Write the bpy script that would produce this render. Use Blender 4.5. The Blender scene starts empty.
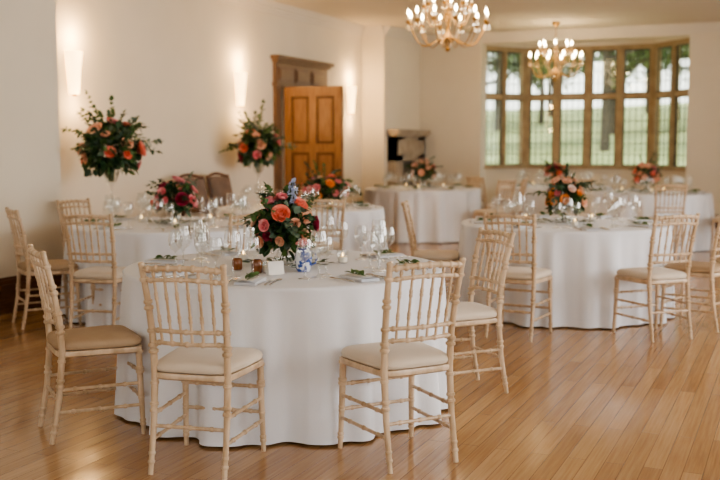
import bpy, math, random
from mathutils import Vector, Matrix, noise
rnd = random.Random(7)
pi = math.pi

# ------------------------------------------------------------------ helpers
YAW = math.radians(23.75)
CS, SN = math.cos(YAW), math.sin(YAW)
def at(l, d):
    """survey offsets (metres to the right / ahead of the tripod) -> room coordinates"""
    return (CS*l - SN*d, SN*l + CS*d)

class MB:
    def __init__(s):
        s.v=[]; s.f=[]; s.m=[]
    def add(s, vs, fs, mat=0, M=None):
        o=len(s.v)
        if M is not None: vs=[M@Vector(v) for v in vs]
        s.v.extend([tuple(v) for v in vs])
        s.f.extend([tuple(i+o for i in f) for f in fs])
        s.m.extend([mat]*len(fs))
    def box(s, a, b, mat=0, M=None):
        x0,y0,z0=a; x1,y1,z1=b
        vs=[(x0,y0,z0),(x1,y0,z0),(x1,y1,z0),(x0,y1,z0),(x0,y0,z1),(x1,y0,z1),(x1,y1,z1),(x0,y1,z1)]
        fs=[(0,3,2,1),(4,5,6,7),(0,1,5,4),(1,2,6,5),(2,3,7,6),(3,0,4,7)]
        s.add(vs,fs,mat,M)
    def path(s, pts, rad, n=8, mat=0, cap=True, M=None):
        pts=[Vector(p) for p in pts]
        if not hasattr(rad,'__len__'): rad=[rad]*len(pts)
        vs=[]; fs=[]
        up=None
        for i,p in enumerate(pts):
            t=(pts[min(i+1,len(pts)-1)]-pts[max(i-1,0)])
            if t.length<1e-9: t=Vector((0,0,1))
            t.normalize()
            if up is None:
                up = Vector((1,0,0)) if abs(t.x)<.9 else Vector((0,1,0))
            a=(up-t*up.dot(t)); 
            if a.length<1e-6: a=t.orthogonal()
            a.normalize(); up=a; b=t.cross(a)
            for k in range(n):
                an=2*pi*k/n
                vs.append(p+(a*math.cos(an)+b*math.sin(an))*rad[i])
        for i in range(len(pts)-1):
            for k in range(n):
                k2=(k+1)%n
                fs.append((i*n+k,i*n+k2,(i+1)*n+k2,(i+1)*n+k))
        if cap:
            fs.append(tuple(reversed(range(n))))
            fs.append(tuple((len(pts)-1)*n+k for k in range(n)))
        s.add(vs,fs,mat,M)
    def lathe(s, prof, n=24, mat=0, M=None):
        vs=[]; fs=[]
        for r,z in prof:
            for k in range(n):
                a=2*pi*k/n; vs.append((r*math.cos(a),r*math.sin(a),z))
        for i in range(len(prof)-1):
            for k in range(n):
                k2=(k+1)%n
                fs.append((i*n+k,i*n+k2,(i+1)*n+k2,(i+1)*n+k))
        s.add(vs,fs,mat,M)
    def build(s, name, mats, loc=(0,0,0), rz=0, smooth=True, angle=40, parent=None):
        me=bpy.data.meshes.new(name)
        me.from_pydata(s.v,[],s.f)
        for m in mats: me.materials.append(m)
        me.polygons.foreach_set('material_index',s.m)
        if smooth:
            me.polygons.foreach_set('use_smooth',[True]*len(s.f))
            me.update()
            me.set_sharp_from_angle(angle=math.radians(angle))
        me.update()
        return inst(name, me, loc, rz, parent)

def inst(name, me, loc=(0,0,0), rz=0, parent=None, sc=1):
    o=bpy.data.objects.new(name,me)
    o.location=loc; o.rotation_euler=(0,0,rz); o.scale=(sc,sc,sc)
    bpy.context.collection.objects.link(o)
    if parent: o.parent=parent
    return o

# ------------------------------------------------------------------ materials
def mat(name, col, rough=.5, metal=0, spec=.5, noise_s=None, col2=None, bump=0, bump_s=60, emit=None, es=0, detail=4, sheen=0, trans=0, stretch=None):
    m=bpy.data.materials.new(name); m.use_nodes=True
    nt=m.node_tree; b=nt.nodes['Principled BSDF']
    b.inputs['Base Color'].default_value=(*col,1)
    b.inputs['Roughness'].default_value=rough
    b.inputs['Metallic'].default_value=metal
    b.inputs['Specular IOR Level'].default_value=spec
    if sheen: b.inputs['Sheen Weight'].default_value=sheen
    if emit:
        b.inputs['Emission Color'].default_value=(*emit,1); b.inputs['Emission Strength'].default_value=es
    tc=nt.nodes.new('ShaderNodeTexCoord')
    src=tc.outputs['Object']
    if stretch:
        mp=nt.nodes.new('ShaderNodeMapping'); mp.inputs['Scale'].default_value=stretch
        nt.links.new(src,mp.inputs['Vector']); src=mp.outputs['Vector']
    if col2:
        n=nt.nodes.new('ShaderNodeTexNoise'); n.inputs['Scale'].default_value=noise_s or 5; n.inputs['Detail'].default_value=detail
        nt.links.new(src,n.inputs['Vector'])
        r=nt.nodes.new('ShaderNodeValToRGB'); r.color_ramp.elements[0].position=.35; r.color_ramp.elements[1].position=.65
        r.color_ramp.elements[0].color=(*col,1); r.color_ramp.elements[1].color=(*col2,1)
        nt.links.new(n.outputs['Fac'],r.inputs['Fac']); nt.links.new(r.outputs['Color'],b.inputs['Base Color'])
    if bump:
        n2=nt.nodes.new('ShaderNodeTexNoise'); n2.inputs['Scale'].default_value=bump_s; n2.inputs['Detail'].default_value=3
        nt.links.new(src,n2.inputs['Vector'])
        bp=nt.nodes.new('ShaderNodeBump'); bp.inputs['Strength'].default_value=bump; bp.inputs['Distance'].default_value=.01
        nt.links.new(n2.outputs['Fac'],bp.inputs['Height']); nt.links.new(bp.outputs['Normal'],b.inputs['Normal'])
    return m

def clear_glass(name, tint=(1,1,1), base=.05, edge=.55, rough=.02, ecol=(1,1,1), pw=3.5):
    m=bpy.data.materials.new(name); m.use_nodes=True
    nt=m.node_tree; nt.nodes.clear()
    out=nt.nodes.new('ShaderNodeOutputMaterial'); mx=nt.nodes.new('ShaderNodeMixShader')
    t=nt.nodes.new('ShaderNodeBsdfTransparent'); t.inputs['Color'].default_value=(*tint,1)
    g=nt.nodes.new('ShaderNodeBsdfGlossy'); g.inputs['Roughness'].default_value=rough; g.inputs['Color'].default_value=(*ecol,1)
    f=nt.nodes.new('ShaderNodeLayerWeight'); f.inputs['Blend'].default_value=.5
    p=nt.nodes.new('ShaderNodeMath'); p.operation='POWER'; p.inputs[1].default_value=pw
    q=nt.nodes.new('ShaderNodeMath'); q.operation='MULTIPLY_ADD'; q.inputs[1].default_value=edge; q.inputs[2].default_value=base
    nt.links.new(f.outputs['Facing'],p.inputs[0]); nt.links.new(p.outputs[0],q.inputs[0])
    nt.links.new(q.outputs[0],mx.inputs[0]); nt.links.new(t.outputs[0],mx.inputs[1]); nt.links.new(g.outputs[0],mx.inputs[2])
    nt.links.new(mx.outputs[0],out.inputs['Surface'])
    return m

M_wall=mat('cream_plaster',(.72,.65,.53),.85,spec=.2,col2=(.75,.68,.56),noise_s=1.5,bump=.05,bump_s=40)
M_ceil=mat('ceiling_plaster',(.72,.66,.56),.9,spec=.2,col2=(.75,.69,.59),noise_s=1)
M_dark=mat('dark_oak_skirting',(.10,.04,.018),.35,col2=(.16,.07,.03),noise_s=6,stretch=(8,1,8))
M_door=mat('oak_door',(.24,.11,.042),.4,col2=(.33,.165,.068),noise_s=5,stretch=(10,10,1))
M_groove=mat('oak_door_groove_shade',(.10,.040,.014),.5,col2=(.14,.06,.02),noise_s=5)  # darker oak paints shade into the recesses around the door panels
M_case=mat('oak_door_case',(.13,.07,.035),.45,col2=(.19,.11,.06),noise_s=5,stretch=(8,8,1))
M_stone=mat('sandstone_mullion',(.36,.27,.165),.85,col2=(.46,.355,.22),noise_s=6,bump=.2,bump_s=50)
M_hearth=mat('grey_hearth_stone',(.30,.24,.18),.8,col2=(.40,.33,.25),noise_s=6,bump=.3,bump_s=30)
M_black=mat('fireplace_opening_dark',(.08,.065,.05),.8,col2=(.12,.10,.075),noise_s=8)  # dark tone of the flat panel that fills the fireplace opening
M_lead=mat('window_lead',(.05,.05,.045),.5,metal=.3,col2=(.08,.08,.07),noise_s=10)
M_pane=clear_glass('window_pane_glass',(.97,.99,.95),.03,.3)
M_cloth=mat('white_linen',(.80,.81,.84),.8,spec=.15,col2=(.83,.84,.87),noise_s=3,bump=.08,bump_s=120,sheen=.1)
M_chair=mat('limewashed_wood',(.48,.34,.205),.30,col2=(.68,.52,.36),noise_s=22,stretch=(1,1,.25),bump=.06,bump_s=80)
M_cush=mat('ivory_seat_pad',(.65,.55,.43),.8,col2=(.69,.59,.47),noise_s=6,bump=.1,bump_s=150,sheen=.2)
M_cush2=mat('tan_seat_pad',(.40,.28,.17),.7,col2=(.45,.32,.20),noise_s=6,bump=.1,bump_s=150)
M_brown=mat('brown_walnut',(.11,.05,.025),.4,col2=(.17,.085,.045),noise_s=6)
M_leather=mat('brown_leather',(.15,.095,.065),.5,col2=(.20,.13,.09),noise_s=9)
M_brass=mat('aged_brass',(.42,.24,.08),.3,metal=.9,col2=(.55,.34,.13),noise_s=12)
M_candle=mat('candle_sleeve',(.85,.78,.62),.5,emit=(1,.75,.4),es=.6,col2=(.88,.8,.66),noise_s=5)
M_bulb=mat('lit_bulb',(1,.8,.5),.3,emit=(1,.75,.42),es=45)
M_crystal=clear_glass('cut_crystal',(1,.98,.94),.40,.5,.05,(1,.93,.8))
M_sconce=mat('lit_frosted_glass',(.9,.75,.5),.4,emit=(1,.62,.26),es=5.5)
M_glass=clear_glass('clear_glass',(.95,.96,.95),.09,.9,pw=2.0)
M_amber=mat('amber_glass',(.16,.05,.015),.1,col2=(.24,.09,.03),noise_s=9)
M_silver=mat('cutlery_steel',(.62,.60,.57),.2,metal=1,col2=(.68,.66,.63),noise_s=5)
M_paper=mat('menu_card',(.80,.76,.70),.7,col2=(.82,.78,.72),noise_s=4)
M_wick=mat('candle_flame',(1,.7,.3),.4,emit=(1,.6,.2),es=12)
M_wax=mat('candle_wax',(.85,.80,.70),.5,col2=(.88,.83,.74),noise_s=4)

def china():
    m=mat('blue_white_china',(.75,.78,.82),.15)
    nt=m.node_tree; b=nt.nodes['Principled BSDF']
    tc=nt.nodes.new('ShaderNodeTexCoord'); v=nt.nodes.new('ShaderNodeTexNoise'); v.inputs['Scale'].default_value=38; v.inputs['Detail'].default_value=1
    r=nt.nodes.new('ShaderNodeValToRGB'); r.color_ramp.elements[0].position=.46; r.color_ramp.elements[1].position=.52
    r.color_ramp.elements[0].color=(.05,.10,.34,1); r.color_ramp.elements[1].color=(.72,.74,.78,1)
    nt.links.new(tc.outputs['Object'],v.inputs['Vector']); nt.links.new(v.outputs['Fac'],r.inputs['Fac']); nt.links.new(r.outputs['Color'],b.inputs['Base Color'])
    return m
M_china=china()

def floor_mat():
    m=bpy.data.materials.new('varnished_maple_strip'); m.use_nodes=True
    nt=m.node_tree; b=nt.nodes['Principled BSDF']
    tc=nt.nodes.new('ShaderNodeTexCoord'); mp=nt.nodes.new('ShaderNodeMapping')
    mp.inputs['Rotation'].default_value=(0,0,pi/2)
    nt.links.new(tc.outputs['Object'],mp.inputs['Vector'])
    br=nt.nodes.new('ShaderNodeTexBrick')
    br.inputs['Scale'].default_value=1; br.inputs['Brick Width'].default_value=1.5; br.inputs['Row Height'].default_value=.085
    br.inputs['Mortar Size'].default_value=.0018; br.inputs['Mortar Smooth'].default_value=.2; br.inputs['Bias'].default_value=0
    br.offset=.37; br.offset_frequency=2
    br.inputs['Color1'].default_value=(.355,.192,.082,1); br.inputs['Color2'].default_value=(.475,.28,.128,1); br.inputs['Mortar'].default_value=(.19,.095,.038,1)
    nt.links.new(mp.outputs[0],br.inputs['Vector'])
    mp2=nt.nodes.new('ShaderNodeMapping'); mp2.inputs['Scale'].default_value=(30,1.0,1)
    nt.links.new(tc.outputs['Object'],mp2.inputs['Vector'])
    n=nt.nodes.new('ShaderNodeTexNoise'); n.inputs['Scale'].default_value=2.2; n.inputs['Detail'].default_value=8; n.inputs['Roughness'].default_value=.65
    nt.links.new(mp2.outputs[0],n.inputs['Vector'])
    mx=nt.nodes.new('ShaderNodeMix'); mx.data_type='RGBA'; mx.blend_type='SOFT_LIGHT'; mx.inputs['Factor'].default_value=.8
    nt.links.new(br.outputs['Color'],mx.inputs['A']); nt.links.new(n.outputs['Fac'],mx.inputs['B'])
    nt.links.new(mx.outputs['Result'],b.inputs['Base Color'])
    b.inputs['Roughness'].default_value=.16; b.inputs['Specular IOR Level'].default_value=.7
    bp=nt.nodes.new('ShaderNodeBump'); bp.inputs['Strength'].default_value=.15; bp.inputs['Distance'].default_value=.003
    nt.links.new(br.outputs['Fac'],bp.inputs['Height']); bp.invert=True
    nt.links.new(bp.outputs['Normal'],b.inputs['Normal'])
    return m
M_floor=floor_mat()

# petals / leaves
FL={}
for k,c,c2 in [('coral',(.90,.22,.15),(.95,.36,.26)),('pink',(.88,.24,.28),(.95,.46,.45)),('peach',(.93,.50,.34),(.97,.68,.50)),
             ('orange',(.90,.30,.07),(.95,.46,.16)),('burgundy',(.26,.015,.04),(.40,.04,.09)),('blush',(.90,.66,.57),(.94,.78,.70)),('blue',(.33,.38,.55),(.5,.55,.68))]:
    FL[k]=mat('petal_'+k,c,.6,col2=c2,noise_s=30)
M_leaf1=mat('leaf_dark',(.022,.058,.022),.5,col2=(.04,.095,.035),noise_s=20)
M_leaf2=mat('leaf_mid',(.055,.12,.03),.5,col2=(.10,.18,.05),noise_s=20)
M_leaf3=mat('leaf_eucalyptus',(.10,.16,.10),.6,col2=(.15,.21,.14),noise_s=20)
M_stem=mat('stem_green',(.05,.08,.025),.6,col2=(.07,.11,.035),noise_s=20)
FM=[FL[k] for k in ['coral','pink','peach','orange','burgundy','blush','blue']]+[M_leaf1,M_leaf2,M_leaf3,M_stem,M_glass]
LF=(7,8,9); ST=10; GL=11

# ------------------------------------------------------------------ room
H=3.35
XL=-6.7; XR=3.6; YB=17.0; YF=-3.0
b=MB(); b.box((-7.6,YF-.2,-.12),(XR+.2,18.9,0)); b.build('floor',[M_floor],smooth=False)
b=MB(); b.box((-7.6,YF-.2,H),(XR+.2,18.9,H+.2)); b.build('ceiling',[M_ceil],smooth=False)

def seg_wall(name, axis, c0, c1, a0, a1, ops, z1=H):
    mb=MB()
    def bx(s0,s1,z0,zz):
        if s1-s0<1e-4 or zz-z0<1e-4: return
        if axis=='x': mb.box((c0,s0,z0),(c1,s1,zz))
        else: mb.box((s0,c0,z0),(s1,c1,zz))
    cur=a0
    for (o0,o1,z0,zz) in sorted(ops):
        bx(cur,o0,0,z1); bx(o0,o1,0,z0); bx(o0,o1,zz,z1); cur=o1
    bx(cur,a1,0,z1)
    return mb
DY0,DY1,DZ=12.42,13.72,2.25
mb=seg_wall('l','x',XL-.3,XL,YF,YB+.3,[(DY0,DY1,0,DZ)])
mb.build('wall_left',[M_wall],smooth=False)
mb=MB(); mb.box((XL,YF,0),(-6.2,7.29,H)); mb.build('wall_left_pier',[M_wall],smooth=False)
mb=MB(); mb.box((XL,15.3,0),(-6.3,YB+.3,H)); mb.build('wall_chimney_breast',[M_wall],smooth=False)
mb=seg_wall('b','y',YB,YB+.3,-6.3,XR,[(-5.17,-1.71,0,3.17)])
mb.build('wall_back',[M_wall],smooth=False)
WR=[(-1.5,.7,.9,2.95),(2.0,4.4,.9,2.95),(6.0,8.4,.9,2.95),(10.2,12.6,.9,2.95)]
mb=seg_wall('r','x',XR,XR+.3,YF,YB+.3,WR); mb.build('wall_right',[M_wall],smooth=False)
WF=[(-5.2,-2.6,.9,2.95),(-1.2,1.6,.9,2.95)]
mb=seg_wall('f','y',YF-.3,YF,XL,XR,WF); mb.build('wall_front',[M_wall],smooth=False)

# skirting + cornice
def trimrun(name, pts, h0, h1, t, m, prof=None):
    mb=MB()
    for (p,q) in pts:
        p=Vector((*p,0)); q=Vector((*q,0)); d=(q-p); L=d.length; d.normalize()
        n=Vector((-d.y,d.x,0))  # inward is left of direction
        M=Matrix(((d.x,n.x,0,p.x),(d.y,n.y,0,p.y),(0,0,1,0),(0,0,0,1)))
        for (y0,y1,z0,z1) in (prof or [(0,t,h0,h1)]):
            mb.box((0,y0,z0),(L,y1,z1),0,M)
    mb.build(name,[m],smooth=False)
sk=[(0,.03,0,.24),(0,.022,.24,.28),(0,.012,.28,.30)]
trimrun('baseboard_left',[((XL,DY0-.14),(XL,7.29)),((-6.2,7.29),(-6.2,YF)),((XL,15.3),(XL,DY1+.14)),((-6.3,15.3),(XL,15.3)),((XL,7.29),(-6.2,7.29))],0,0,0,M_dark,sk)
trimrun('baseboard_back',[((-5.17,YB),(-6.3,YB)),((XR,YB),(-1.71,YB))],0,0,0,M_dark,sk)
trimrun('baseboard_right',[((XR,YF),(XR,YB))],0,0,0,M_dark,sk)
co=[(0,.11,H-.03,H-.001),(0,.08,H-.07,H-.03),(0,.045,H-.11,H-.07),(0,.02,H-.15,H-.11)]
trimrun('trim_cornice',[((XL,15.3),(XL,7.29)),((-6.2,7.29),(-6.2,YF)),((-6.3,15.3),(XL,15.3)),((-6.3,YB),(-6.3,15.3)),((XR,YB),(-6.3,YB)),((XR,YF),(XR,YB))],0,0,0,M_ceil,co)

# bay
SILL,TR,HEAD=1.05,2.28,3.15
A,B,C,D=(-5.20,17.3),(-4.66,18.15),(-2.42,18.15),(-1.68,17.3)
wb=MB(); wi=0
for (p,q,n) in [(A,B,2),(B,C,4),(C,D,2)]:
    p=Vector((*p,0)); q=Vector((*q,0)); d=q-p; L=d.length; d.normalize(); nn=Vector((-d.y,d.x,0)) # outward
    M=Matrix(((d.x,nn.x,0,p.x),(d.y,nn.y,0,p.y),(0,0,1,0),(0,0,0,1)))
    wb.box((-.06,0,0),(L+.06,.25,SILL-.06),0,M)
    wb.box((-.06,-.02,HEAD+.02),(L+.06,.25,H),0,M)
    w=MB(); wi+=1
    w.box((-.05,-.06,SILL-.06),(L+.05,.20,SILL),0,M)
    w.box((-.02,.0,HEAD-.06),(L+.02,.14,HEAD+.02),0,M)
    w.box((0,.02,TR-.045),(L,.12,TR+.045),0,M)
    mw=.13 if n==4 else .08
    step=(L)/n
    for i in range(n+1):
        x=i*step
        x0=x-mw/2; x1=x+mw/2
        if i==0: x0,x1=-.05,.06
        if i==n: x0,x1=L-.06,L+.05
        w.box((x0,.01,SILL),(x1,.12,HEAD-.06),0,M)
        w.box((x0+.03,-.015,SILL),(x1-.03,.01,HEAD-.06),0,M)
    for i in range(n):
        xa=i*step+mw/2; xb=(i+1)*step-mw/2
        for z0,z1,rows in ((SILL,TR-.045,6),(TR+.045,HEAD-.06,4)):
            w.box((xa,.068,z0),(xb,.071,z1),2,M)
            for k in range(1,4):
                xx=xa+(xb-xa)*k/4; w.box((xx-.005,.064,z0),(xx+.005,.075,z1),1,M)
            for k in range(1,rows):
                zz=z0+(z1-z0)*k/rows; w.box((xa,.064,zz-.005),(xb,.075,zz+.005),1,M)
            for (u0,u1,v0,v1) in ((xa,xa+.02,z0,z1),(xb-.02,xb,z0,z1),(xa,xb,z0,z0+.02),(xa,xb,z1-.02,z1)):
                w.box((u0,.055,v0),(u1,.08,v1),1,M)
    w.build('window_%d'%wi,[M_stone,M_lead,M_pane],smooth=False)
wb.build('wall_bay',[M_wall],smooth=False)

# plain casement windows in the right / front walls (source of the soft daylight)
def area(name, loc, rot, sx, sy, e, col):
    l=bpy.data.lights.new(name,'AREA'); l.shape='RECTANGLE'; l.size=sx; l.size_y=sy; l.energy=e; l.color=col
    o=bpy.data.objects.new(name,l); o.location=loc; o.rotation_euler=rot; bpy.context.collection.objects.link(o); return o
def casement(n,axis,c,s0,s1,z0,z1):
    w=MB()
    def bx(a0,a1,b0,b1,t,m):
        if axis=='x': w.box((c-t,a0,b0),(c+t,a1,b1),m)
        else: w.box((a0,c-t,b0),(a1,c+t,b1),m)
    k=4
    for i in range(k+1):
        a=s0+(s1-s0)*i/k; bx(max(s0,a-.05),min(s1,a+.05),z0,z1,.08,0)
    zt=z0+(z1-z0)*.6
    for zz in (z0+.03,zt,z1-.03): bx(s0,s1,zz-.04,zz+.04,.075,0)
    w.build('window_%d'%n,[M_stone],smooth=False)
DAY=(.985,.985,1.0)
for i,(a0,a1,z0,z1) in enumerate(WR):
    casement(4+i,'x',XR+.15,a0,a1,z0,z1)
    area('daylight_right',(XR+.32,(a0+a1)/2,(z0+z1)/2),(0,pi/2,0),z1-z0,a1-a0,[45,125,215,200][i],DAY)
for i,(a0,a1,z0,z1) in enumerate(WF):
    casement(8+i,'y',YF-.15,a0,a1,z0,z1)
    area('daylight_front',((a0+a1)/2,YF-.32,(z0+z1)/2),(pi/2,0,0),a1-a0,z1-z0,40,DAY)

# door case, open leaf, lobby beyond
dc=MB()
f=XL
dc.box((f-.05,DY0-.17,0),(f+.05,DY0,DZ)); dc.box((f-.05,DY1,0),(f+.05,DY1+.17,DZ))
dc.box((f-.05,DY0-.17,DZ),(f+.05,DY1+.17,2.56))
for k in range(3):
    a=DY0-.12+k*(DY1-DY0+.24)/3; bb=a+(DY1-DY0+.24)/3-.06
    dc.box((f+.05,a,DZ+.05),(f+.062,bb,2.50),1); dc.box((f+.062,a+.04,DZ+.08),(f+.075,bb-.04,2.47),0)
dc.box((f,DY0-.20,2.56),(f+.09,DY1+.20,2.60)); dc.box((f,DY0-.24,2.60),(f+.13,DY1+.24,2.65)); dc.box((f,DY0-.2,DZ-.015),(f+.075,DY1+.2,DZ+.03))
dc.build('door_frame',[M_case,M_dark],smooth=False)
lob=MB()
lob.box((f-1.0,DY0-.3,0),(f-.95,DY1+.3,2.5)); lob.box((f-1.0,DY0-.35,0),(f-.3,DY0-.3,2.5)); lob.box((f-1.0,DY1+.3,0),(f-.3,DY1+.35,2.5)); lob.box((f-1.0,DY0-.3,2.45),(f-.3,DY1+.3,2.5))
lob.build('wall_lobby',[M_wall],smooth=False)
dl=MB()
y0,y1=DY0-.015,DY0+.04
W0,W1=f+.09,f+.09+.88
dl.box((W0,y0+.018,.01),(W1,y1-.018,DZ-.03),2)
for a,bb in ((W0,W0+.11),(W0+.385,W0+.495),(W1-.11,W1)):
    dl.box((a,y0,.01),(bb,y1,DZ-.03),0)
rows=((.24,.72),(.84,1.32),(1.44,DZ-.16))
for z0,z1 in ((.01,.24),(.72,.84),(1.32,1.44),(DZ-.16,DZ-.03)):
    dl.box((W0,y0+.001,z0),(W1,y1-.001,z1),0)
for a,bb in ((W0+.11,W0+.385),(W0+.495,W1-.11)):
    for z0,z1 in rows:
        dl.box((a+.035,y0+.008,z0+.035),(bb-.035,y1-.008,z1-.035),0)
        dl.box((a+.06,y0+.002,z0+.06),(bb-.06,y1-.002,z1-.06),0)
dl.path([(W1-.06,y0-.05,1.05),(W1-.06,y1+.05,1.05)],.012,8,1)
for yy in (y0-.05,y1+.05):
    dl.lathe([(0,-.03),(.02,-.025),(.03,0),(.02,.025),(0,.03)],12,1,Matrix.Translation((W1-.06,yy,1.05)))
dl.build('door_1',[M_door,M_brass,M_groove],smooth=False)

# stone fireplace on chimney breast
fp=MB(); fx=-6.298
fp.box((fx,15.45,0),(fx+.14,15.80,1.6)); fp.box((fx,16.55,0),(fx+.14,16.88,1.6))
fp.box((fx,15.45,1.15),(fx+.14,16.88,1.6)); fp.box((fx,15.40,1.6),(fx+.22,16.93,1.68)); fp.box((fx,15.42,1.56),(fx+.18,16.91,1.6))
fp.box((fx,15.8,0),(fx+.02,16.55,1.15),1)
fp.box((fx+.14,15.55,1.25),(fx+.155,16.78,1.5),0)
fp.box((fx,15.4,0),(fx+.45,16.93,.04),0)
fp.build('stone_fireplace',[M_hearth,M_black],smooth=False)

# wall sconces
for y in (8.08,11.32,14.8):
    s=MB()
    prof=[(.055,-.20),(.065,-.18),(.080,0),(.100,.20),(.103,.22)]
    n=12; vs=[]; fs=[]
    for r,z in prof:
        for k in range(n+1):
            a=-pi/2+pi*k/n; vs.append((r*.95*math.cos(a)+.012,r*1.05*math.sin(a),z))
    for i in range(len(prof)-1):
        for k in range(n):
            fs.append((i*(n+1)+k,i*(n+1)+k+1,(i+1)*(n+1)+k+1,(i+1)*(n+1)+k))
    s.add(vs,fs,0)
    s.box((0,-.05,-.18),(.012,.05,.18),1)
    s.path([(.01,0,-.205),(.06,0,-.205)],.012,8,1)
    s.build('wall_sconce',[M_sconce,M_brass],(XL+.002,y,2.13))
    for dz,e in ((.36,18),(-.32,8)):
        l=bpy.data.lights.new('sconce_lamp','POINT'); l.energy=e; l.color=(1,.62,.28); l.shadow_soft_size=.06; l.specular_factor=0
        o=bpy.data.objects.new('sconce_lamp',l); o.location=(XL+.16,y,2.13+dz); bpy.context.collection.objects.link(o)

# ------------------------------------------------------------------ chandeliers
def chandelier(name, loc, rad):
    c=MB()
    c.lathe([(0,-.36),(.018,-.35),(.03,-.33),(.015,-.30),(.02,-.28),(.05,-.25),(.06,-.21),(.04,-.17),(.02,-.14),(.015,-.06),(.035,-.02),(.04,.02),(.018,.06),(.014,.16),(.03,.19),(.02,.23),(.012,.27)],20,0)
    ceil=H-loc[2]
    c.path([(0,0,.25),(0,0,ceil-.05)],.007,8,0)
    c.lathe([(0,ceil-.08),(.03,ceil-.07),(.06,ceil-.03),(.065,ceil)],20,0)
    for tier,(n,R,z0,ze) in enumerate(((12,rad,-.20,-.05),(8,rad*.60,0.02,.13))):
        for k in range(n):
            a=2*pi*(k+.25*tier)/n
            pts=[]
            for t in range(15):
                u=t/14
                r=.04+(R-.04)*u
                z=z0+(ze-z0)*u**3 - .11*math.sin(pi*u) + .03*math.sin(2*pi*u)
                pts.append((r*math.cos(a),r*math.sin(a),z))
            c.path(pts,.0055,6,0)
            T=Matrix.Translation((R*math.cos(a),R*math.sin(a),ze))
            c.lathe([(0,-.015),(.02,-.01),(.034,.008),(.032,.012),(.012,.012),(.014,.03)],12,0,T)
            c.lathe([(.009,.012),(.009,.075),(0,.076)],8,1,T)
            c.lathe([(.006,.076),(.013,.092),(.015,.108),(.009,.13),(0,.15)],8,2,T)
            for q in range(3):
                TT=T@Matrix.Translation((.028*math.cos(q*2.1),.028*math.sin(q*2.1),-.005))
                c.lathe([(0,-.070),(.011,-.048),(.005,-.02),(0,-.018)],5,3,TT)
                c.lathe([(0,-.018),(.006,-.010),(0,-.002)],5,3,TT)
            if tier==0:
                for j in range(1,12):
                    u=j/12; rr=.03+(R-.03)*u; zz=.17+(ze-.17)*u-.16*math.sin(pi*u)
                    c.lathe([(0,-.008),(.0065,0),(0,.008)],5,3,Matrix.Translation((rr*math.cos(a+.26),rr*math.sin(a+.26),zz)))
    for k in range(16):
        a=2*pi*k/16
        for j in range(8):
            q=.11*math.cos(j*.2)
            c.lathe([(0,-.012),(.007,0),(0,.012)],5,3,Matrix.Translation((q*math.cos(a)*(1-j*.09),q*math.sin(a)*(1-j*.09),-.17-.025*j)))
    c.build(name,[M_brass,M_candle,M_bulb,M_crystal],loc)
    l=bpy.data.lights.new('chandelier_lamp','POINT'); l.energy=18; l.color=(1,.75,.45); l.shadow_soft_size=.3; l.specular_factor=0
    o=bpy.data.objects.new('chandelier_lamp',l); o.location=(loc[0],loc[1],loc[2]+.05); bpy.context.collection.objects.link(o)
chandelier('chandelier',(-3.56,10.45,2.79),.43)
chandelier('chandelier',(-3.62,15.9,2.78),.41)

# ------------------------------------------------------------------ chiavari chair
def ringed(mb, pts, rad, rings, n=8, mat=0):
    mb.path(pts,rad,n,mat)
    P=[Vector(p) for p in pts]
    seg=[(P[i+1]-P[i]).length for i in range(len(P)-1)]; T=sum(seg)
    for t in rings:
        s=t*T; i=0
        while i<len(seg)-1 and s>seg[i]: s-=seg[i]; i+=1
        d=(P[i+1]-P[i]).normalized(); c=P[i]+d*s
        r=rad if not hasattr(rad,'__len__') else rad[i]
        mb.path([c-d*.010,c-d*.005,c+d*.005,c+d*.010],[r*1.02,r*1.38,r*1.38,r*1.02],n,mat,cap=False)

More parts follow.
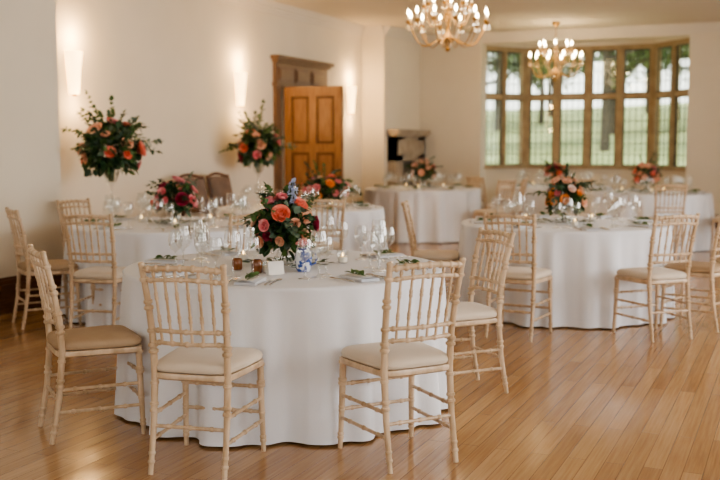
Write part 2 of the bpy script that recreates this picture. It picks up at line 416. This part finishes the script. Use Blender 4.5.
def chair_mesh(cush):
    c=MB()
    for sx in (-1,1):
        ringed(c,[(sx*.196,.195,0),(sx*.190,.185,.25),(sx*.188,.180,.44)],[.0115,.0150,.0165],(.12,.16,.42,.46,.72,.76,.95),10)
        ringed(c,[(sx*.172,-.245,0),(sx*.170,-.205,.22),(sx*.170,-.185,.44),(sx*.172,-.195,.60),(sx*.178,-.222,.76),(sx*.186,-.262,.925)],
               [.0115,.0145,.0165,.0155,.0145,.0135],(.06,.10,.30,.33,.43,.58,.61,.68,.79,.82,.93),10)
        c.lathe([(.0135,-.005),(.016,.002),(.013,.010),(0,.013)],10,0,Matrix.Translation((sx*.186,-.262,.925)))
        for z in (.15,.26):
            t=z/.44
            ringed(c,[(sx*(.196-.008*t),.195-.015*t,z),(sx*.171,-.245+.06*t,z)],.0085,(.2,.5,.8),8)
    for z in (.19,.31):
        ringed(c,[(-.192,.188,z),(.192,.188,z)],.0085,(.15,.38,.62,.85),8)
    ringed(c,[(-.170,-.208,.21),(.170,-.208,.21)],.0085,(.2,.5,.8),8)
    def yb(z):
        return -.195-(z-.60)*.205 if z>.6 else -.19-(z-.5)*.05
    def bow(z,r,rings,amt=.028,rise=0):
        hw=.172+(z-.6)*.04
        pts=[(-hw+2*hw*t/12, yb(z)-amt*math.sin(pi*t/12), z+rise*math.sin(pi*t/12)) for t in range(13)]
        ringed(c,pts,r,rings,8); return pts
    bow(.905,.0125,(.08,.2,.35,.5,.65,.8,.92),rise=.012)
    bow(.855,.0095,(.1,.3,.5,.7,.9),rise=.012)
    bow(.635,.0095,(.1,.3,.5,.7,.9))
    bow(.580,.0095,(.1,.3,.5,.7,.9))
    N=6
    for k in range(N):
        t=(k+1)/(N+1)
        def pt(z,rise):
            hw=.172+(z-.6)*.04
            return (-hw+2*hw*t, yb(z)-.028*math.sin(pi*t), z+rise*math.sin(pi*t))
        ringed(c,[pt(.580,0),pt(.635,0),pt(.855,.012)],.0068,(.36,.42,.72,.78),6)
        ringed(c,[pt(.855,.012),pt(.905,.012)],.0065,(.5,),6)
    def pad(prof, sq, m):
        n=40; vs=[]; fs=[]
        for (k,z) in prof:
            for i in range(n):
                a=2*pi*i/n
                ca,sa=math.cos(a),math.sin(a)
                x=math.copysign(abs(ca)**sq,ca); y=math.copysign(abs(sa)**sq,sa)
                wx=.192+.018*y
                vs.append((x*wx*k, y*.200*k-.002, z))
        for r in range(len(prof)-1):
            for i in range(n):
                j=(i+1)%n; fs.append((r*n+i,r*n+j,(r+1)*n+j,(r+1)*n+i))
        fs.append(tuple(reversed(range(n)))); fs.append(tuple((len(prof)-1)*n+i for i in range(n)))
        c.add(vs,fs,m)
    pad([(1.0,.415),(1.045,.422),(1.05,.436),(1.03,.446)],.28,0)
    pad([(.97,.447),(1.03,.452),(1.05,.462),(1.055,.468),(1.045,.474),(1.03,.482),(.95,.492),(.80,.498),(.55,.503),(.25,.505)],.36,1)
    o=c.build('dining_chair',[M_chair,cush]); me=o.data; bpy.data.objects.remove(o); return me
ME_ch=chair_mesh(M_cush); ME_ch2=chair_mesh(M_cush2)

def chair(l,d,face,me=None,jit=0):
    x,y=at(l,d); fx,fy=at(*face)
    rz=math.atan2(fy-y,fx-x)-pi/2+math.radians(jit)
    return inst('dining_chair',me or ME_ch,(x,y,0),rz)

T={'front':(-.42,5.55),'left':(-1.57,8.5),'midleft':(-.63,10.7),'right':(1.76,8.6),'farleft':(.96,15.3),'farmid':(3.12,16.0),'farright':(4.0,14.0)}
chair(-.69,4.45,T['front'],jit=0)
chair(.17,4.56,T['front'],jit=-3)
chair(-1.34,4.96,T['front'],ME_ch2,jit=-6)
chair(.56,5.76,T['front'],jit=10)
chair(-1.93,7.50,T['left'],jit=8)
chair(-2.50,7.95,T['left'],ME_ch2)
chair(-2.40,9.0,T['left'],ME_ch2)
chair(-.92,7.52,T['left'])
chair(-.38,9.5,T['midleft'])
chair(.66,8.72,T['right'],jit=0)
chair(1.20,7.48,T['right'])
chair(2.20,7.46,T['right'],jit=0)
chair(2.66,7.85,T['right'],ME_ch2)
chair(2.2,14.9,T['farleft']) ; chair(1.9,14.3,T['farleft'])
chair(1.98,15.5,T['farmid'],jit=10)
chair(3.92,12.8,T['farright']); chair(2.95,13.5,T['farright']); chair(4.9,13.1,T['farright']); chair(3.3,14.85,(4.0,16.4))

# ------------------------------------------------------------------ tables
def table_mesh(seed, R=.885, hem=.012):
    r=random.Random(seed)
    ph=[r.uniform(0,2*pi) for _ in range(6)]
    n=400; t=MB()
    def fold(a):
        s=.65*math.sin(12*a+ph[0]+1.2*math.sin(3*a+ph[1]))+.35*math.sin(23*a+ph[2]+1.0*math.sin(2*a+ph[3]))+.15*math.sin(37*a+ph[4])
        return math.copysign(abs(s)**.75,s)
    prof=[(0,.762,0),(.5,.762,0),(.88,.762,0),(.975,.762,0),(.992,.760,0),(1,.753,.0),(1.001,.74,.10)]
    for k in range(1,15):
        u=k/14; prof.append((.998+.038*u,.74-(.74-hem)*u,.16+.84*u**.6))
    vs=[];fs=[]
    for (k,z,w) in prof:
        for i in range(n):
            a=2*pi*i/n
            rr=R*k+w*.054*fold(a)+w*.014*math.sin(5*a+ph[5])
            zz=z
            if w==0: zz+=.0012*math.sin(9*a+ph[1])*k
            vs.append((rr*math.cos(a),rr*math.sin(a),zz))
    for j in range(len(prof)-1):
        for i in range(n):
            i2=(i+1)%n; fs.append((j*n+i2,j*n+i,(j+1)*n+i,(j+1)*n+i2))
    t.add(vs,fs,0)
    t.lathe([(.85,.745),(.85,.725),(0,.725)],48,1)
    for a in range(4):
        an=a*pi/2+.4
        t.path([(.6*math.cos(an),.6*math.sin(an),.73),(.62*math.cos(an),.62*math.sin(an),0)],.02,8,1)
    return t
def wine_glass_mesh(s=1.0):
    g=MB()
    prof=[(.0345,.0),(.034,.003),(.012,.007),(.0045,.018),(.0040,.085),(.008,.095),(.026,.110),(.037,.130),(.0395,.150),(.036,.180),(.0315,.205)]
    g.lathe([(r*s,z*s) for r,z in prof],20,0)
    g.path([(.0315*s*math.cos(a*pi/12),.0315*s*math.sin(a*pi/12),.205*s) for a in range(25)],.0010,5,0,cap=False)
    o=g.build('wine_glass',[M_glass],angle=60); me=o.data; bpy.data.objects.remove(o); return me
ME_wg=wine_glass_mesh(1.16); ME_wg2=wine_glass_mesh(.98)

def leaf(mb, base, d, up, L, W, m, droop=.3):
    d=Vector(d).normalized(); up=Vector(up)
    s=d.cross(up)
    if s.length<1e-4: s=d.orthogonal()
    s.normalize(); n=s.cross(d).normalized()
    vs=[];K=5
    for i in range(K):
        u=i/(K-1); w=W*.5*math.sin(pi*min(1,(u*.9+.06)))**.8 if i<K-1 else .0005
        p=Vector(base)+d*L*u - Vector((0,0,1))*droop*L*u*u
        vs+= [p-s*w+n*w*.35, p, p+s*w+n*w*.35]
    fs=[]
    for i in range(K-1):
        a=i*3; fs+=[(a,a+1,a+4,a+3),(a+1,a+2,a+5,a+4)]
    mb.add(vs,fs,m)
def flower(mb, c, ax, R, m, r, full=3):
    ax=Vector(ax).normalized(); t=ax.orthogonal().normalized(); bt=ax.cross(t)
    c=Vector(c)
    for ring in range(full+1):
        q=ring/full
        L=R*(.62+.48*q); a0=1.35; a1=-.35+1.25*q
        n=4+ring*1; W=R*(.46+.26*q); off=r.uniform(0,2*pi)
        for k in range(n):
            an=off+2*pi*k/n+r.uniform(-.12,.12)
            rad=t*math.cos(an)+bt*math.sin(an); sd=-t*math.sin(an)+bt*math.cos(an)
            rho=.02*R; z=0; vs=[]; K=5
            for i in range(K):
                u=i/(K-1); a=a0+(a1-a0)*u
                if i: rho+=L/(K-1)*math.sin(a); z+=L/(K-1)*math.cos(a)
                w=W*math.sin(pi*(.12+.62*u))*(1 if u<.95 else .80)
                for v in (-1,-.5,0,.5,1):
                    vs.append(c+rad*(rho-.22*W*v*v*(1-.3*q))+sd*(w*v)+ax*(z+.06*R*v*v*u))
            fs=[]
            for i in range(K-1):
                for j in range(4):
                    a=i*5+j; fs.append((a,a+1,a+6,a+5))
            mb.add(vs,fs,m)
def spray(mb, p0, d, L, m, r, leafL=.05, leafW=.022, droop=.5, n=9, pair=True):
    d=Vector(d).normalized(); p0=Vector(p0); pts=[]
    for i in range(8):
        u=i/7; pts.append(p0+d*L*u-Vector((0,0,1))*droop*L*u*u)
    mb.path(pts,[.0025*(1-.7*i/7) for i in range(8)],5,ST)
    for k in range(n):
        u=.2+.8*k/(n-1); i=min(6,int(u*7)); f=u*7-i
        p=pts[i].lerp(pts[i+1],f); tg=(pts[i+1]-pts[i]).normalized()
        s=tg.cross(Vector((0,0,1)))
        if s.length<.1: s=tg.orthogonal()
        s.normalize()
        tw=r.uniform(0,pi)
        s2=s*math.cos(tw)+tg.cross(s)*math.sin(tw)
        for sg in ((-1,1) if pair else ((1,) if k%2 else (-1,))):
            dd=tg*.6+s2*sg*r.uniform(.6,1)+Vector((0,0,r.uniform(-.2,.4)))
            leaf(mb,p,dd,(r.uniform(-.5,.5),r.uniform(-.5,.5),1),leafL*r.uniform(.7,1.2)*(1.1-.5*u),leafW*r.uniform(.8,1.2),m,.2)
    leaf(mb,pts[-1],pts[-1]-pts[-2],(0,0,1),leafL,leafW,m,.1)

def arrangement(mb, c, rx, rz, nf, ns, r, fs=(.035,.055), pal=(0,1,2,3,4,5), sl=(.16,.3), spikes=0, droop=.45, low=-.1, nl=140, leafs=(.06,.035), bias=None, zmin=None):
    c=Vector(c)
    def dirn(lo):
        z=r.uniform(lo,1); a=r.uniform(0,2*pi); q=math.sqrt(max(0,1-z*z)); return Vector((q*math.cos(a),q*math.sin(a),z))
    placed=[]
    tries=0
    while len(placed)<nf and tries<1500:
        tries+=1
        d=dirn(low)
        if bias and r.random()<.5 and d.z>bias: continue
        p=Vector((d.x*rx,d.y*rx,d.z*rz))*r.uniform(1.0,1.28)
        R=r.uniform(*fs)
        if any((p-q).length<(R+Rq)*.80 for q,Rq in placed): continue
        placed.append((p,R))
        n=Vector((d.x/rx,d.y/rx,d.z/rz)).normalized()+Vector((r.uniform(-.3,.3),r.uniform(-.3,.3),r.uniform(-.1,.3)))
        flower(mb,c+p-n.normalized()*R*.5,n,R,r.choice(pal),r)
        mb.path([c+p-n.normalized()*R*.5,c+p*.4,c+Vector((0,0,-rz*.6))],.003,5,ST)
    for k in range(nl):
        d=dirn(max(-1,low-.35)); p=Vector((d.x*rx,d.y*rx,d.z*rz))*r.uniform(.45,1.02)
        if zmin is not None and c.z+p.z<zmin: p.z=zmin-c.z
        dd=d+Vector((r.uniform(-.9,.9),r.uniform(-.9,.9),r.uniform(-.6,.6)))
        if zmin is not None and c.z+p.z<zmin+.05: dd.z=abs(dd.z)
        leaf(mb,c+p,dd,(r.uniform(-1,1),r.uniform(-1,1),r.uniform(.2,1)),leafs[0]*r.uniform(.6,1.1),leafs[1]*r.uniform(.7,1.3),r.choice(LF[:2]+LF[:1]+LF[:2]+(9,)),.2)
    for k in range(ns):
        d=dirn(-.05); d.z+=.15
        spray(mb,c+Vector((d.x*rx,d.y*rx,d.z*rz))*.4,d,r.uniform(*sl),r.choice(LF[:2]+LF),r,droop=droop*r.uniform(.1,1.0),leafL=leafs[0]*.75,leafW=leafs[1]*.75,n=r.choice((6,8,10)))
    for k in range(spikes):
        d=Vector((r.uniform(.15,.4),r.uniform(-.4,.0),1)).normalized(); L=rz+r.uniform(.07,.12)
        mb.path([c,c+d*L],.003,5,ST)
        for j in range(12):
            p=c+d*(L*(.62+.38*j/11)); a=j*2.4
            flower(mb,p+Vector((math.cos(a),math.sin(a),0))*.007,Vector((math.cos(a),math.sin(a),.5)),.012*(1.2-.5*j/11),6,r,1)
def vase(mb, h, r0, r1, z0=0):
    mb.lathe([(0,z0+.002),(r0*.8,z0+.002),(r0,z0+.012),(r0*1.05,z0+h*.4),(r0*.8,z0+h*.75),(r1,z0+h)],24,GL)
def runner(mb, r, n, R0, R1):
    for k in range(n):
        a=r.uniform(0,2*pi); rr=r.uniform(R0,R1)
        p=Vector((rr*math.cos(a),rr*math.sin(a),.012))
        a2=a+r.uniform(-1.2,1.2)
        leaf(mb,p,(math.cos(a2),math.sin(a2),r.uniform(.05,.35)),(0,0,1),r.uniform(.04,.07),r.uniform(.018,.03),r.choice(LF),.05)
def centrepiece(name, l_d, seed, rx=.17, rz=.14, zc=.22, nf=22, ns=14, spikes=0, pal=(0,1,2,3,4,5), **kw):
    r=random.Random(seed); mb=MB()
    vase(mb,.13,.05,.055)
    arrangement(mb,(0,0,zc),rx,rz,nf,ns,r,spikes=spikes,pal=pal,zmin=.04,**kw)
    runner(mb,r,70,.06,.24)
    for k in range(6):
        a=k*1.05; mb.path([(.03*math.cos(a),.03*math.sin(a),.02),(-.02*math.cos(a),-.02*math.sin(a),.16)],.003,5,ST)
    x,y=at(*l_d)
    return mb.build(name,FM,(x,y,.764),YAW,angle=80)

# place setting: napkin, cutlery, menu, sprig
def setting_mesh():
    s=MB()
    for lay in range(3):
        n=10; vs=[];fs=[]
        w=.055-.002*lay; L=.105-.003*lay; z=.003+.0045*lay
        for i in range(n+1):
            y=-L+2*L*i/n
            for j in range(5):
                x=-w+2*w*j/4
                vs.append((x,y,z+.004*math.sin(pi*j/4)+.0015*math.sin(i*1.7+lay)))
        for i in range(n):
            for j in range(4):
                a=i*5+j; fs.append((a,a+1,a+6,a+5))
        s.add(vs,fs,0)
        s.box((-w,-L,z-.0035),(w,L,z-.0005),0)
    s.box((-.035,-.075,.019),(.035,.075,.020),2)
    s.path([(.10,-.10,.005),(.10,0,.006),(.10,.02,.005)],[.005,.0045,.004],8,1); s.box((.094,.02,.003),(.108,.115,.0055),1)
    s.path([(.125,-.10,.005),(.125,.06,.006)],[.005,.003],8,1)
    s.lathe([(0,.0),(.012,.001),(.017,.006)],14,1,Matrix.Translation((.125,.08,.002))@Matrix.Diagonal((1,1.5,1,1)))
    s.path([(-.10,-.10,.005),(-.10,.05,.006)],[.005,.003],8,1); s.box((-.111,.05,.003),(-.089,.07,.0055),1)
    for k in range(4): s.box((-.110+k*.0058,.07,.003),(-.1065+k*.0058,.11,.0055),1)
    r=random.Random(3)
    for k in range(10):
        leaf(s,(r.uniform(-.015,.015),-.05+.012*k,.024),(r.uniform(-1,1),.6,.45),(r.uniform(-1,1),0,1),.045,.022,3,.15)
    s.path([(0,-.06,.022),(0,.07,.024)],.002,5,3)
    o=s.build('place_setting',[M_cloth,M_silver,M_paper,M_leaf2],angle=50); me=o.data; bpy.data.objects.remove(o); return me
ME_set=setting_mesh()
def votive_mesh():
    v=MB()
    v.lathe([(0,.002),(.028,.002),(.032,.01),(.034,.07)],20,0)
    v.lathe([(.027,.004),(.027,.035),(0,.036)],16,1)
    v.lathe([(0,.036),(.004,.042),(.003,.052),(0,.062)],8,2)
    o=v.build('tealight_holder',[M_glass,M_wax,M_wick]); me=o.data; bpy.data.objects.remove(o); return me
ME_vo=votive_mesh()

def dress(key, seed, nset=8, a0=0):
    x,y=at(*T[key])
    mesh=table_mesh(seed)
    mesh.build('round_banquet_table',[M_cloth,M_brown],(x,y,0),seed*.7,angle=80)
    Z=.765
    for k in range(nset):
        a=a0+2*pi*k/nset
        px,py=x+.71*math.cos(a),y+.71*math.sin(a)
        inst('place_setting',ME_set,(px,py,Z),a+pi/2)
        for (rr,da,me) in ((.57,-.24,ME_wg),(.49,-.10,ME_wg2),(.60,-.38,ME_wg2)):
            aa=a+da
            inst('wine_glass',me,(x+rr*math.cos(aa),y+rr*math.sin(aa),Z),0)
    for k in range(3):
        a=a0+.5+2*pi*k/3
        inst('tealight_holder',ME_vo,(x+.34*math.cos(a),y+.34*math.sin(a),Z),0)
for i,(k,a0) in enumerate([('front',.25),('left',.6),('midleft',.1),('right',.5),('farleft',.2),('farmid',.9),('farright',.4)]):
    dress(k,11+i*3,8,a0)

centrepiece('flower_centrepiece',T['front'],5,rx=.145,rz=.17,zc=.20,nf=30,ns=18,spikes=3,pal=(0,1,2,1,4,2,2,0,1,5),nl=440,fs=(.028,.056),sl=(.16,.27),leafs=(.065,.042),low=-.35)
centrepiece('flower_centrepiece',T['left'],8,rx=.155,rz=.15,zc=.20,nf=24,ns=14,pal=(0,1,1,4,1,2,2),nl=320,fs=(.035,.065),sl=(.16,.28),low=-.3)
centrepiece('flower_centrepiece',(T['midleft'][0]+.25,T['midleft'][1]),9,rx=.23,rz=.14,zc=.17,nf=26,ns=26,pal=(0,3,0,2,1,2,1),nl=440,sl=(.18,.36),fs=(.035,.065),low=-.3)
centrepiece('flower_centrepiece',(T['right'][0],T['right'][1]),12,rx=.14,rz=.16,zc=.20,nf=22,ns=16,pal=(2,3,0,5,2,3,1),nl=340,sl=(.16,.28),fs=(.03,.055),low=-.3)
centrepiece('flower_centrepiece',T['farleft'],15,rx=.16,rz=.17,zc=.24,nf=26,ns=12,pal=(3,2,0,2,5),nl=260,low=-.3)
centrepiece('flower_centrepiece',T['farmid'],18,rx=.15,rz=.15,zc=.20,nf=24,ns=12,pal=(0,1,4,2,5),nl=260,low=-.3)
centrepiece('flower_centrepiece',T['farright'],21,rx=.16,rz=.16,zc=.23,nf=26,ns=12,pal=(1,0,2,1,2),nl=260,low=-.3)

# front table extras
x,y=at(-.30,5.27)
j=MB(); j.lathe([(0,.001),(.034,.001),(.040,.02),(.047,.06),(.044,.095),(.036,.115),(.040,.128),(.037,.128),(.033,.113),(.040,.09),(.042,.06),(.03,.01),(0,.01)],28,0)
j.path([(.042,0,.03),(.07,0,.04),(.078,0,.07),(.065,0,.10),(.038,0,.108)],.005,8,0)
r=random.Random(77)
for k in range(9):
    a=k*2.4; q=.006+.004*k
    flower(j,(q*math.cos(a)*.9,q*math.sin(a)*.9,.155-.02*(k/9)),(math.cos(a)*.5,math.sin(a)*.5,1),.024,1 if k%3 else 2,r,2)
for k in range(16):
    a=k*1.1; leaf(j,(.02*math.cos(a),.02*math.sin(a),.128),(math.cos(a),math.sin(a),.7),(0,0,1),.045,.02,3,.2)
j.build('posy_in_china_jug',[M_china,FL['pink'],FL['coral'],M_leaf2],(x,y,.765),.9,angle=70)
for (l,d,h) in ((-.66,5.34,.05),(-.54,5.20,.06)):
    x,y=at(l,d); j=MB(); j.lathe([(0,.001),(.024,.001),(.028,.01),(.028,h),(.022,h+.012),(.019,h+.012),(.025,h-.002),(.025,.012),(0,.01)],20,0)
    j.build('amber_votive',[M_amber],(x,y,.765))
x,y=at(-.43,5.12)
j=MB(); j.box((-.045,-.002,.0),(.045,.002,.07),0,Matrix.Rotation(-.15,4,'X')); j.box((-.045,-.002,.0),(.045,.002,.07),0,Matrix.Translation((0,.028,0))@Matrix.Rotation(.15,4,'X'))
j.build('table_number_card',[M_paper],(x,y,.766),YAW+.6,smooth=False)

# tall floral displays on draped plinths against the wall
def tall(l,d,seed,zc,rx,rz,nf,ns,pal):
    x,y=at(l,d); r=random.Random(seed); mb=MB()
    mb.lathe([(.09,0),(.095,.01),(.03,.03),(.012,.06),(.010,.35),(.014,.42),(.05,.47),(.085,.56)],24,GL,Matrix.Translation((0,0,.62)))
    arrangement(mb,(0,0,zc),rx,rz,nf,ns,r,fs=(.045,.085),pal=pal,sl=(.24,.40),droop=.45,low=-.5,nl=560,leafs=(.085,.055),bias=.35)
    for k in range(6):
        d_=Vector((r.uniform(-.7,.2),r.uniform(-.4,.4),1)); spray(mb,(0,0,zc),d_,.40+.05*k,8,r,leafL=.06,leafW=.035,droop=.12,n=10)
    for k in range(8):
        a=k*.8; mb.path([(.02*math.cos(a),.02*math.sin(a),1.08),(.05*math.cos(a),.05*math.sin(a),zc-.02)],.004,5,ST)
    mb.build('tall_flower_display',FM,(x,y,0),0,angle=80)
    p=MB(); p.box((-.17,-.17,0),(.17,.17,.60)); p.box((-.185,-.185,.60),(.185,.185,.618)); p.box((-.185,-.185,0),(.185,.185,.05))
    p.build('flower_plinth',[M_cloth],(x,y,0),0,smooth=False)
tall(-2.36,9.50,31,1.37,.25,.25,19,34,(1,0,1,0,1,2,5,2))
tall(-1.28,12.60,37,1.38,.23,.23,17,32,(2,0,4,2,1,5))

# brown wooden side chairs by the wall
def side_chair():
    c=MB()
    for sx in (-1,1):
        c.path([(sx*.22,.21,0),(sx*.22,.21,.44)],[.016,.022],8,0)
        c.path([(sx*.21,-.24,0),(sx*.21,-.20,.44),(sx*.22,-.23,.75),(sx*.225,-.29,1.02)],[.016,.022,.02,.016],8,0)
        c.path([(sx*.22,.21,.18),(sx*.21,-.22,.18)],.011,8,0)
        c.path([(sx*.22,.20,.44),(sx*.235,.19,.64),(sx*.235,-.05,.67),(sx*.22,-.215,.66)],.015,8,0)
    c.box((-.235,-.22,.42),(.235,.235,.46),0)
    c.lathe([(0,.515),(.15,.512),(.205,.50),(.225,.48),(.225,.46)],28,1)
    n=10
    vs=[];fs=[]
    for z,yy in ((.62,-.215),(.80,-.24),(.98,-.275)):
        for k in range(n+1):
            t=k/n; vs.append((-.215+.43*t,yy-.03*math.sin(pi*t)+.025,z+ (.03*math.sin(pi*t) if z>.9 else 0)))
        for k in range(n+1):
            t=k/n; vs.append((-.215+.43*t,yy-.03*math.sin(pi*t)-.015,z+ (.03*math.sin(pi*t) if z>.9 else 0)))
    w=2*(n+1)
    for r_ in range(2):
        for k in range(n):
            a=r_*w+k; fs.append((a,a+1,a+1+w,a+w)); a+=n+1; fs.append((a+1,a,a+w,a+1+w))
    for k in range(n):
        a=2*w+k; fs.append((a,a+1,a+n+2,a+n+1)); a=k; fs.append((a+1,a,a+n+1,a+n+2))
    c.add(vs,fs,1)
    c.path([(-.225,-.285,1.0),(-.1,-.315,1.03),(0,-.32,1.04),(.1,-.315,1.03),(.225,-.285,1.0)],.018,8,0)
    o=c.build('leather_armchair',[M_brown,M_leather]); me=o.data; bpy.data.objects.remove(o); return me
ME_sc=side_chair()
for (xx,yy,rz) in ((-6.15,9.75,-pi/2-.1),(-6.15,10.38,-pi/2)):
    inst('leather_armchair',ME_sc,(xx,yy,0),rz,sc=1.04)

# ------------------------------------------------------------------ grounds outside
g=MB(); nx,ny=30,30; vs=[];fs=[]
def gz(xx,yy): return -.4+max(0,(yy-28))*.075+.5*math.sin(xx*.09+1)*min(1,(yy-19)/30)
for j in range(ny+1):
    for i in range(nx+1):
        xx=-60+100*i/nx; yy=19+90*j/ny
        vs.append((xx,yy,gz(xx,yy)))
for j in range(ny):
    for i in range(nx):
        a=j*(nx+1)+i; fs.append((a,a+1,a+nx+2,a+nx+1))
g.add(vs,fs,0); g.build('lawn',[mat('lawn_grass',(.28,.30,.13),.9,col2=(.40,.41,.20),noise_s=.35,spec=.1)])
M_bark=mat('tree_bark',(.05,.042,.03),.9,col2=(.09,.07,.05),noise_s=4)
M_tl=mat('tree_leaves',(.09,.14,.05),.8,col2=(.22,.28,.11),noise_s=1)
def tree_mesh(seed,h):
    r=random.Random(seed); t=MB()
    t.path([(0,0,-.5),(.1,0,h*.3),(.0,.1,h*.6),(.1,.1,h*.85)],[.24,.20,.14,.05],10,0)
    for k in range(12):
        a=r.uniform(0,6.28); z=h*r.uniform(.35,.8); L=h*r.uniform(.2,.38)
        e=Vector((math.cos(a)*L,math.sin(a)*L,z+L*.45))
        t.path([(0,0,z),(e.x*.5,e.y*.5,z+L*.15),e],[.10,.06,.03],6,0)
        for q in range(3):
            cc=e*1.0+Vector((r.uniform(-1,1),r.uniform(-1,1),r.uniform(-.5,1)))
            for m_ in range(38):
                d=Vector((r.gauss(0,1),r.gauss(0,1),r.gauss(0,.8))).normalized()*r.uniform(.4,1.3)*h*.11
                leaf(t,cc+d,(r.uniform(-1,1),r.uniform(-1,1),r.uniform(-.5,.5)),(0,0,1),.42,.30,1,.2)
    o=t.build('garden_tree',[M_bark,M_tl]); me=o.data; bpy.data.objects.remove(o); return me
TM=[tree_mesh(1,8),tree_mesh(2,10),tree_mesh(3,7)]
for k,(l,d) in enumerate([(6.2,52),(11.2,46),(14.6,58),(18,62),(9.8,72),(14.0,78),(6,80),(24,84),(17,90),(11,95),(19.5,56),(28,78),(22,70)]):
    xx,yy=at(l,d); inst('garden_tree',TM[k%3],(xx,yy,gz(xx,yy)),k*1.3)

# world + sun
w=bpy.data.worlds.new('sky'); bpy.context.scene.world=w; w.use_nodes=True
nt=w.node_tree; bg=nt.nodes['Background']
tc=nt.nodes.new('ShaderNodeTexCoord'); sp=nt.nodes.new('ShaderNodeSeparateXYZ'); rp=nt.nodes.new('ShaderNodeValToRGB')
rp.color_ramp.elements[0].position=0; rp.color_ramp.elements[0].color=(.95,.95,.90,1)
rp.color_ramp.elements[1].position=.7; rp.color_ramp.elements[1].color=(.68,.78,.90,1)
nt.links.new(tc.outputs['Generated'],sp.inputs[0]); nt.links.new(sp.outputs['Z'],rp.inputs['Fac']); nt.links.new(rp.outputs['Color'],bg.inputs['Color'])
bg.inputs['Strength'].default_value=3.6
sl=bpy.data.lights.new('sun','SUN'); sl.energy=3.0; sl.color=(1,.95,.80); sl.angle=.05
so=bpy.data.objects.new('sun',sl); so.rotation_euler=(math.radians(38),0,math.radians(-50)); bpy.context.collection.objects.link(so)

# ------------------------------------------------------------------ camera
cd=bpy.data.cameras.new('camera'); cd.lens=50; cd.sensor_width=36; cd.clip_end=300
cd.dof.use_dof=True; cd.dof.focus_distance=4.9; cd.dof.aperture_fstop=2.0
co_=bpy.data.objects.new('camera',cd); co_.location=(0,0,1.44); co_.rotation_euler=(pi/2-math.radians(5.5),0,YAW)
bpy.context.collection.objects.link(co_); bpy.context.scene.camera=co_
try: bpy.context.scene.view_settings.look='AgX - Medium High Contrast'
except Exception: pass
